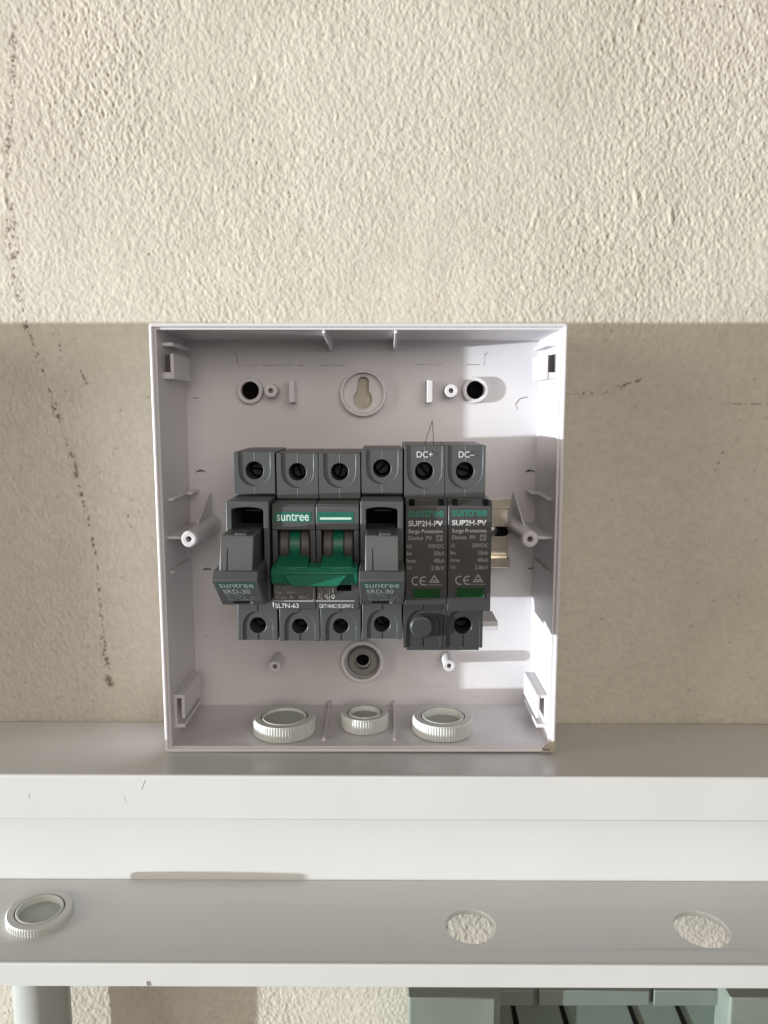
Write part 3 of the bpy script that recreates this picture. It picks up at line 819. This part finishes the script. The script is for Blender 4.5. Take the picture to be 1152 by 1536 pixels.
# --- surge protector, two poles
xs0, xs1 = PX(606, 715, YS), PX(728.5, 715, YS)
xsm = (xs0 + xs1) / 2
spd = thing('surge_protector', 'dark grey two pole surge protector marked DC+ and DC- at the end of the row', 'surge protector', (xsm, 360, -105.3))
ZTs, ZBs = -15.1, -105.3
YC = 318.0
for i, (a, b) in enumerate(((xs0 + .1, xsm - .12), (xsm + .12, xs1 - .1))):
    core(a, b, ZBs, ZTs, spd, 'device_grey', zf0=-84.2, zf1=-38.4)
    terminal(a, b, -38.2, ZTs, None, PZ(707, YS), 3.95, 7.4, True, spd, 'device_grey')
    terminal(a, b, ZBs, -84.3, None, PZ(939, YS), 3.9, 7.3, False, spd, 'device_dark', plug=(i == 0))
    u0, u1 = ((636 - 11, 648.5), (688, 709.5))[i]
    text_px('DC+' if i == 0 else 'DC\u2013', spd, 'white_print', *((625, 649) if i == 0 else (688, 711)), 677, 686.5, YS, bold=.006)
    # plug-in cartridge
    c0, c1 = ((PX(608, 830, YC), PX(671, 830, YC)), (PX(671.8, 830, YC), PX(737, 830, YC)))[i]
    ctop, cbot = PZ(755, YC), (PZ(908, YC), PZ(917, YC))[i]
    cart = MB().prism_x([(YC + 2.6, ctop + 1.2), (YC, ctop - 1.2), (YC, cbot), (338, cbot), (338, ctop + 1.2)], c0, c1).build('cartridge', 'cartridge', spd, .4, 3)
    for s_ in (c0 + 1.6, c1 - 3.8):
        MB().box(s_, s_ + 2.2, YC - .1, YC + 4, ctop - 1.0, ctop + 1.4).build('grip_notch', 'black', cart)
    o = (0, 65.6)[i]
    dv = (0, -1)[i]
    text_px('suntree', cart, 'green_print', 612.5 + o * 1.0, 666 + o * .99, 764 + dv, 775.5 + dv, YC, bold=.02)
    text_px('SUP2H-PV', cart, 'white_print', 612.5 + o, 664 + o, 781 + dv, 789.5 + dv, YC, bold=.02)
    text_px('Surge Protective', cart, 'white_print', 612.8 + o, 664 + o, 794 + dv, 801.5 + dv, YC)
    text_px('Device  PV', cart, 'faint_print', 612.8 + o, 648 + o, 804 + dv, 810 + dv, YC, bold=.008)
    text_px('T2', cart, 'faint_print', 656 + o, 662 + o, 804.5 + dv, 809.5 + dv, YC)
    zz = [PZ(v + dv, YC) for v in (803, 811.5)]
    fx0, fx1 = PX(654.5 + o, 807, YC), PX(663.5 + o, 807, YC)
    MB().plate([rect(fx0, fx1, zz[1], zz[0]), rect(fx0 + .25, fx1 - .25, zz[1] + .25, zz[0] - .25)], YC - .05, YC + .1).build('printed_frame', 'faint_print', cart)
    for (l, r_), v in zip((('Uc', '500VDC'), ('In', '20kA'), ('Imax', '40kA'), ('Up', '2.8kV')), (819, 830, 841, 852)):
        text_px(l, cart, 'faint_print', 610.5 + o, 610.5 + o + 3.4 * len(l), v - 3 + dv, v + 3 + dv, YC)
        text_px(r_, cart, 'faint_print', 666.5 + o - 4.0 * len(r_), 666.5 + o, v - 3 + dv, v + 3 + dv, YC)
    # CE mark
    ce = MB()
    for u, bar in ((622 + o, 0), (634 + o, 1)):
        x, z = P(u, 871.5 + dv, YC); r1, r0 = 1.95, 1.5
        arc = circ(x + .6, z, r1, 16, 65, 295) + circ(x + .6, z, r0, 16, 295, 65)
        ce.plate([arc], YC - .06, YC + .1)
        if bar: ce.box(x - 1.0, x + 1.1, YC - .065, YC + .1, z - .2, z + .2)
    ce.build('printed_mark', 'faint_print', cart)
    # triangle mark
    A, B, C_ = P(651.5 + o, 862 + dv, YC), P(643.5 + o, 874 + dv, YC), P(659.5 + o, 874 + dv, YC)
    cen = ((A[0] + B[0] + C_[0]) / 3, (A[1] + B[1] + C_[1]) / 3)
    inn = [(cen[0] + (p[0] - cen[0]) * .66, cen[1] + (p[1] - cen[1]) * .66) for p in (A, B, C_)]
    tm = MB().plate([[A, B, C_], inn], YC - .06, YC + .1)
    tm.box(PX(648.5 + o, 871, YC), PX(655 + o, 871, YC), YC - .06, YC + .1, PZ(871.6 + dv, YC), PZ(870.2 + dv, YC))
    tm.box(PX(640 + o, 877, YC), PX(663 + o, 877, YC), YC - .06, YC + .1, PZ(877.6 + dv, YC), PZ(877 + dv, YC))
    tm.build('printed_mark', 'faint_print', cart)
    # status window
    wx0, wx1 = PX(618 + o, 890, YC), PX(661.5 + o, 890, YC); wz0, wz1 = PZ(899 + dv, YC), PZ(882 + dv, YC)
    MB().plate([rect(wx0, wx1, wz0, wz1), rect(wx0 + .6, wx1 - .6, wz0 + .5, wz1 - .3)], YC - .35, YC + .2).build('window_frame', 'device_dark', cart, .12)
    MB().box(wx0 + .6, wx1 - .6, YC - .08, YC + .2, wz0 + .5, wz1 - .3).build('status_window', 'window_green', cart)
# side step of the housing seen under the cartridge
MB().box(xs0 + 1.4, xs1 - 1.6, YS + 1, YS + 12, ZBs - 1.3, ZBs + .2).build('base_foot', 'device_dark', spd, .2)
# bent hair-thin wire standing on top
def wire(pts, r, name, m, parent):
    mb = MB()
    for (a, b) in zip(pts[:-1], pts[1:]):
        a, b = Vector(a), Vector(b); d = b - a
        q = d.to_track_quat('Z', 'Y').to_matrix().to_4x4()
        mb.lathe((0, 0, 0), 'z', [(0, 0), (r, 0), (r, d.length), (0, d.length)], 8, Matrix.Translation(a) @ q)
    return mb.build(name, m, parent)
yw = 345
a_, t_, c_ = P(636.5, 667, yw), P(648.5, 631, yw), P(650.5, 666, yw)
wire([(a_[0], yw, ZTs - .3), (t_[0], yw, t_[1]), (c_[0], yw, ZTs - .3)], .16, 'bent_wire', 'hair_black', spd)
# lever of the rail clip beside the base
cx_, cz_ = PX(738, 931, 378), PZ(931, 378)
MB().box(xs1 - .4, PX(744, 931, 372), 366, 386, PZ(940, 372), PZ(927, 372)).build('rail_clip', 'box_plastic', spd, .3)

# ------------------------------------------------------------------ below the enclosure: conduit and green-grey unit
pc = 386.0
px0, px1 = PX(29, 1505, pc), PX(107, 1505, pc)
pr = (px1 - px0) / 2
pipe = thing('conduit_pipe', 'grey plastic conduit pipe running down the wall from under the enclosure', 'pipe', ((px0 + px1) / 2, pc, -700))
pcx = (px0 + px1) / 2
MB().lathe((pcx, pc - 3, 0), 'z', [(pr - 1.8, -700), (pr, -700), (pr, ZFL - 3.5), (pr - 1.8, ZFL - 3.5)], 48).build('tube', 'pipe_grey', pipe)
MB().lathe((pcx, pc - 3, 0), 'z', [(pr + .05, -480), (pr + 2.2, -480), (pr + 2.2, -445), (pr + .05, -445)], 48).build('coupling', 'pipe_grey', pipe, .5)

un_ = thing('switchgear_unit', 'green grey plastic unit with black slots below the enclosure', 'electrical unit', (110, 380, -520))
YU = 384.0
ux0, ux1 = PX(617, 1495, YU), 320.0
ut = PZ(1487, YU)
MB().box(ux0, ux1, YU + 3, 407, -520, ut).build('housing', 'sage_dark', un_, .8)
for u0, u1 in ((617, 800), (808.5, 974), (981, 1160)):
    MB().box(PX(u0, 1500, YU), PX(u1, 1500, YU), YU, YU + 3.1, PZ(1509, YU), ut + .3).build('terminal_cover', 'sage_pale', un_, .5)
def blkf(u0, u1):
    y0 = 370.0
    a, b = PX(u0, 1520, y0), PX(u1, 1520, y0)
    z1 = PZ(1497, y0)
    MB().prism_z([(a, YU + 3.05), (a, y0 + 1), (a + 1, y0), (b - 4, y0), (b, y0 + 3), (b + 1.6, YU + 3.05)], -515, z1).build('side_block', 'sage', un_, .8, 3)
blkf(612, 752); blkf(1094, 1260)
for u0, v0, u1, v1 in ((769, 1506, 776, 1545), (841, 1506, 852, 1545), (943, 1506, 957, 1545), (1014, 1506, 1030, 1545)):
    yq = YU + 2.4
    a, b = P(u0, v0, yq), P(u1, v1, yq)
    MB().plate([[(a[0] - 1.2, a[1]), (a[0] + 1.2, a[1]), (b[0] + 1.8, b[1]), (b[0] - 1.4, b[1])]], yq - 0.6, yq + .9).build('slot', 'black', un_)

# ------------------------------------------------------------------ crumbs on the ledge
cr = MB()
def crumb(x, y, z, r):
    bm2 = cr.bm
    M = Matrix.Translation((x, y, z + r * .5)) @ Matrix.Rotation(random.uniform(0, 6), 4, 'Z') @ Matrix.Diagonal((r * random.uniform(.6, 1.5), r, r * .7, 1))
    bmesh.ops.create_icosphere(bm2, subdivisions=1, radius=1, matrix=M)
for u, v, r in ((257, 1127, .7), (262, 1128, .5), (268, 1127, .4), (320, 1150, .4), (267, 1140, .35), (106, 1128, .6), (60, 1125, .4), (20, 1140, .35),
                (677, 1134, .35), (716, 1127, .5), (576, 1143, .3), (1020, 1112, .35), (935, 1140, .3), (160, 1146, .4), (110, 1105, .3)):
    z = -167.0
    for _ in range(6):
        y = PY(v, z); z = zledge(y)
    crumb(PX(u, v, y), y, z, r)
for k in range(40):
    y = random.uniform(325, 350); x = random.uniform(-180, 190)
    crumb(x, y, zledge(y), random.uniform(.08, .22))
o = cr.build('plaster_crumbs', 'crumb')
tag(o, 'tiny crumbs of white plaster lying on the ledge', 'crumbs', kind='stuff')
